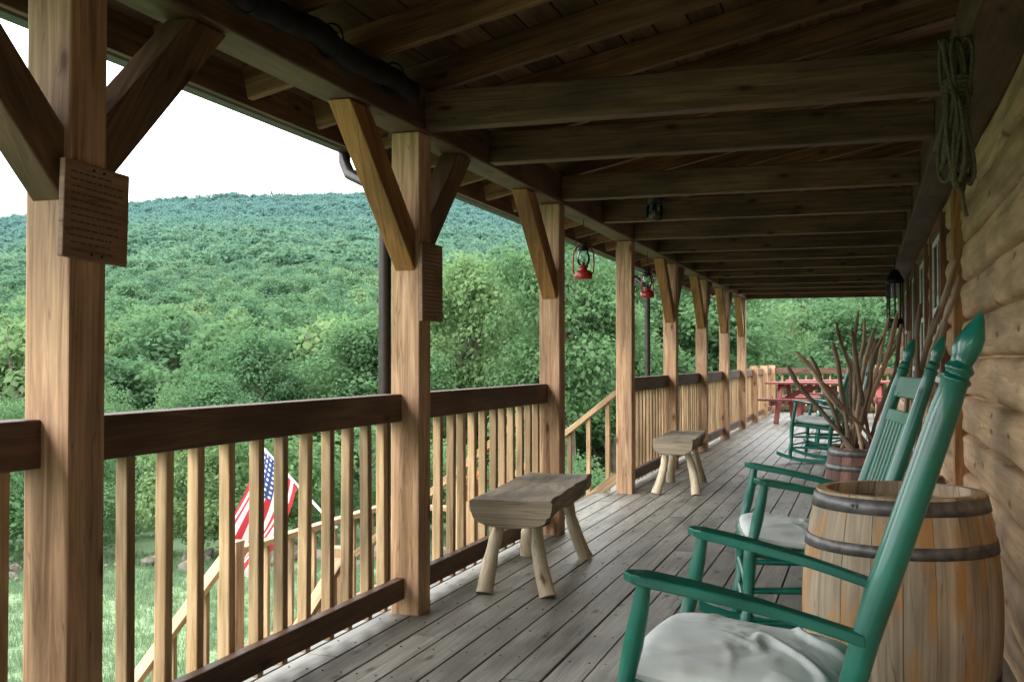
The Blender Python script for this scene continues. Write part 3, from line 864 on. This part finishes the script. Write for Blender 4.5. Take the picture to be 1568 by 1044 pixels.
# ------------------------------------------------------------------ signs
def sign(loc,w,h,seed,tilt):
    rg=random.Random(seed); e=empty('wooden_sign',loc); e.rotation_euler=(tilt,0,0)
    mb=MB(); box(mb,0,.018,-w/2,w/2,-h/2,h/2,0,axis=1); mb.obj('board',[W_sign],e,bevel=.003)
    mb=MB(); z=h/2-.03
    while z>-h/2+.02:
        y=-w/2+.02+rg.uniform(0,.01); end=w/2-.02-rg.uniform(0,.05)
        while y<end-.01:
            L=rg.uniform(.008,.03); box(mb,.0185,.0192,y,min(y+L,end),z-.0022,z+.0022,0); y+=L+.006
        z-=.018
    mb.obj('lettering',[M_text],e)
    mb=MB()
    for a,b in ((-1,-1),(-1,1),(1,-1),(1,1)): tube(mb,[(.017,a*.02,b*(h/2-.015)),(.021,a*.02,b*(h/2-.015))],.004,8)
    mb.obj('nails',[M_black],e)
sign((XI+.002,2.34,1.535),.25,.25,1,rad(-2)); sign((XI+.002,4.645,1.515),.25,.36,2,rad(1))

# ------------------------------------------------------------------ rope coil and tarp
mb=MB()
for k in range(14):
    w=.035+.018*random.random(); h=.19+.06*random.random(); ox=random.uniform(-.035,.03); oy=random.uniform(-.02,.02); tl=random.uniform(-.25,.25); pts=[]
    for i in range(28):
        a=2*math.pi*i/28; yy=w*math.sin(a)*(1.3 if math.cos(a)<0 else .6); zz=h*math.cos(a)
        pts.append((ox+.018*math.sin(a*2+k),oy+yy+tl*(zz-h)*.3,zz-h))
    tube(mb,pts,.007,8,0,closed=True)
tube(mb,[(.0,.0,.03),(.012,.05,-.08),(0,0.07,-.30),(.02,.05,-.52),(.03,.06,-.56)],.007,8)
tube(mb,[(-.03,0,-.002),(.05,0,.01)],.006,6)
for i in range(5): tube(mb,[(.04*math.cos(a),.05*math.sin(a),-.13-.014*i+.006*math.cos(a)) for a in [2*math.pi*q/16 for q in range(16)]],.008,8,closed=True)
o=mb.obj('rope_coil',[M_rope]); o.location=(.285,3.72,2.18)
mb=MB(); pts=[];rd=[]
for i in range(120):
    y=.6+3.7*i/119; pts.append((XI+.062,y,2.335+.010*mnoise.noise(Vector((0,y*5,0)))-.026*abs(math.sin(y*4.6)))); rd.append(.038+.014*mnoise.noise(Vector((3,y*9,0))))
tube(mb,pts,rd,12,0,ell=1.2)
for i in range(7): y=.8+i*.55; tube(mb,[(XI+.062+.052*math.cos(a),y,2.33+.065*math.sin(a)) for a in [2*math.pi*q/16 for q in range(16)]],.004,6,closed=True)
mb.obj('rolled_tarp',[M_tarp])

# ------------------------------------------------------------------ picnic tables
def picnic(loc,rz_):
    e=empty('picnic_table',loc,rz_)
    mb=MB()
    for i in range(5): box(mb,-.36+i*.146,-.36+i*.146+.138,-.9,.9,.72,.758,0,axis=1)
    mb.obj('tabletop',[W_redp],e,bevel=.004)
    mb=MB()
    for s in (-1,1):
        for i in range(2): x=s*.66-.14+i*.146; box(mb,x,x+.138,-.9,.9,.42,.458,0,axis=1)
    mb.obj('seats',[W_redp],e,bevel=.004)
    mb=MB()
    for y in (-.62,.62):
        for s in (-1,1): beam(mb,(s*.58,y,.0),(s*.24,y,.72),.04,.09,0,up=(0,1,0))
        beam(mb,(-.8,y+.045,.38),(.8,y+.045,.38),.04,.09); beam(mb,(-.36,y+.045,.67),(.36,y+.045,.67),.04,.09)
        beam(mb,(0,y+.04,.40),(0,y*.2,.70),.04,.09)
    mb.obj('legs',[W_redp],e,bevel=.004)
picnic((-.85,20.9,0),rad(78)); picnic((.9,22.8,0),rad(85)); picnic((-.7,23.6,0),rad(90))

e=empty('flagpole',(1.05,27.5,0)); mb=MB()
tube(mb,[(0,0,-2.4),(0,0,2.6)],[.04,.03],12); lathe(mb,(0,0,2.6),[(.0,.0),(.04,.02),(.05,.05),(.03,.085),(0,.09)],12); mb.obj('pole',[M_white],e)

# ------------------------------------------------------------------ american flag
def flagmat():
    m,nt,out=newmat('flag_cloth'); T=NT(nt)
    uv=T.n('ShaderNodeUVMap',uv_map='fuv'); s=T.n('ShaderNodeSeparateXYZ'); T.l(uv.outputs[0],s.inputs[0])
    def M(op,a,b=None):
        n=T.n('ShaderNodeMath',operation=op)
        for i,x in enumerate((a,b)):
            if x is None: continue
            if hasattr(x,'is_linked'): T.l(x,n.inputs[i])
            else: n.inputs[i].default_value=x
        return n.outputs[0]
    u,v=s.outputs[0],s.outputs[1]
    odd=M('MODULO',M('FLOOR',M('MULTIPLY',v,13.0)),2.0)
    col=mul(T,(.50,.05,.065),(.72,.72,.70),odd,'MIX')
    can=M('MULTIPLY',M('LESS_THAN',u,.40),M('LESS_THAN',v,.538))
    fx=M('SUBTRACT',M('FRACT',M('MULTIPLY',u,20.0)),.5); fy=M('SUBTRACT',M('FRACT',M('MULTIPLY',v,13.0)),.5)
    star=M('LESS_THAN',M('ADD',M('MULTIPLY',fx,fx),M('MULTIPLY',fy,fy)),.075)
    c2=mul(T,(.05,.08,.24),(.72,.72,.72),star,'MIX')
    col=mul(T,col,c2,can,'MIX')
    d=T.n('ShaderNodeBsdfDiffuse');T.l(col,d.inputs[0]);t=T.n('ShaderNodeBsdfTranslucent');T.l(col,t.inputs[0])
    mx=T.n('ShaderNodeMixShader');mx.inputs[0].default_value=.3;T.l(d.outputs[0],mx.inputs[1]);T.l(t.outputs[0],mx.inputs[2]);T.l(mx.outputs[0],out.inputs[0]); return m
e=empty('american_flag',(0,0,0))
base=Vector((-4.22,8.16,-.25)); tip=Vector((-4.95,8.0,.53)); dr=(base-tip).normalized()
mb=MB(); tube(mb,[base,tip],[.013,.011],10); lathe(mb,tip,[(0,-.02),(.02,-.01),(.022,.01),(0,.03)],10); mb.obj('pole',[M_white],e)
N1,N2=50,40;V=[];F=[];UV=[]
hoist=.56;fly=.90
for i in range(N1+1):
    u=i/N1
    for j in range(N2+1):
        v=j/N2
        p=tip+dr*(.03+hoist*v*(1-.22*u))
        p=p+Vector((-.10,0,-1))*fly*u*(.94+.06*v)+Vector((-.22*u*u,0,0))
        p.y+=.06*math.sin(v*11+u*2)*(.25+u)+.03*math.sin(u*5)
        p.x+=.03*math.sin(v*9+1.2+u*3)*u
        V.append(tuple(p)); UV.append((u,v))
for i in range(N1):
    for j in range(N2):
        a=i*(N2+1)+j; F.append((a,a+1,a+N2+2,a+N2+1))
me=bpy.data.meshes.new('flag'); me.from_pydata(V,[],F); ul=me.uv_layers.new(name='fuv')
for lp in me.loops: ul.data[lp.index].uv=UV[lp.vertex_index]
me.polygons.foreach_set('use_smooth',[True]*len(F)); me.materials.append(flagmat())
o=bpy.data.objects.new('cloth',me); COL.objects.link(o); o.parent=e

# ------------------------------------------------------------------ flower pot on stair landing
e=empty('potted_marigolds',(-3.42+.0,9.26,-.12)); mb=MB()
lathe(mb,(0,0,0),[(0,0),(.07,0),(.10,.15),(.11,.15),(.11,.18),(.09,.18),(.085,.15),(0,.15)],20); mb.obj('pot',[M_pot],e)
mb=MB(); 
for i in range(260):
    a=random.uniform(0,6.28); r=.15*math.sqrt(random.random()); z=.16+random.uniform(0,.17)*(1-r/.2); c=Vector((r*math.cos(a),r*math.sin(a),z)); 
    q=Vector((random.gauss(0,1),random.gauss(0,1),random.gauss(0,1))).normalized()*.022; w=q.cross(Vector((0,0,1))).normalized()*.014
    mb.add([c-q,c+w,c+q,c-w],[(0,1,2,3)],[[(0,0)]*4],0 if random.random()<.5 else 1,False)
mb.obj('flowers',[M_leaf,M_orange],e)

# ------------------------------------------------------------------ light
w=bpy.data.worlds.new('World'); scene.world=w; w.use_nodes=True; nt=w.node_tree; nt.nodes.clear(); T=NT(nt)
sky=T.n('ShaderNodeTexSky',sky_type='NISHITA'); sky.sun_disc=False
SE,SR=rad(36),rad(212)
sky.sun_elevation=SE; sky.sun_rotation=SR; sky.air_density=1.2; sky.dust_density=6.0; sky.ozone_density=1.0; sky.altitude=300
hs=T.n('ShaderNodeHueSaturation'); hs.inputs['Saturation'].default_value=.22; hs.inputs['Value'].default_value=1.5; T.l(sky.outputs[0],hs.inputs['Color'])
mx=mul(T,hs.outputs[0],(41,42,42),.68,'MIX')
bg=T.n('ShaderNodeBackground'); bg.inputs[1].default_value=.15; T.l(mx,bg.inputs[0])
wo=T.n('ShaderNodeOutputWorld'); T.l(bg.outputs[0],wo.inputs[0])
sl=bpy.data.lights.new('sun','SUN'); sl.energy=1.4; sl.angle=rad(16); sl.color=(1,.95,.86)
so=bpy.data.objects.new('sun',sl); COL.objects.link(so)
sd=Vector((math.sin(SR)*math.cos(SE),math.cos(SR)*math.cos(SE),math.sin(SE)))
so.rotation_euler=sd.to_track_quat('Z','Y').to_euler(); so.location=(-10,-10,20)

# ------------------------------------------------------------------ camera
cd=bpy.data.cameras.new('camera'); cam=bpy.data.objects.new('camera',cd); COL.objects.link(cam)
cd.sensor_width=36; cd.lens=37.9; cd.clip_end=6000; cd.clip_start=.05
cam.location=(0,0,1.15); cam.rotation_euler=(rad(90+1.077),0,rad(18.15))
scene.camera=cam
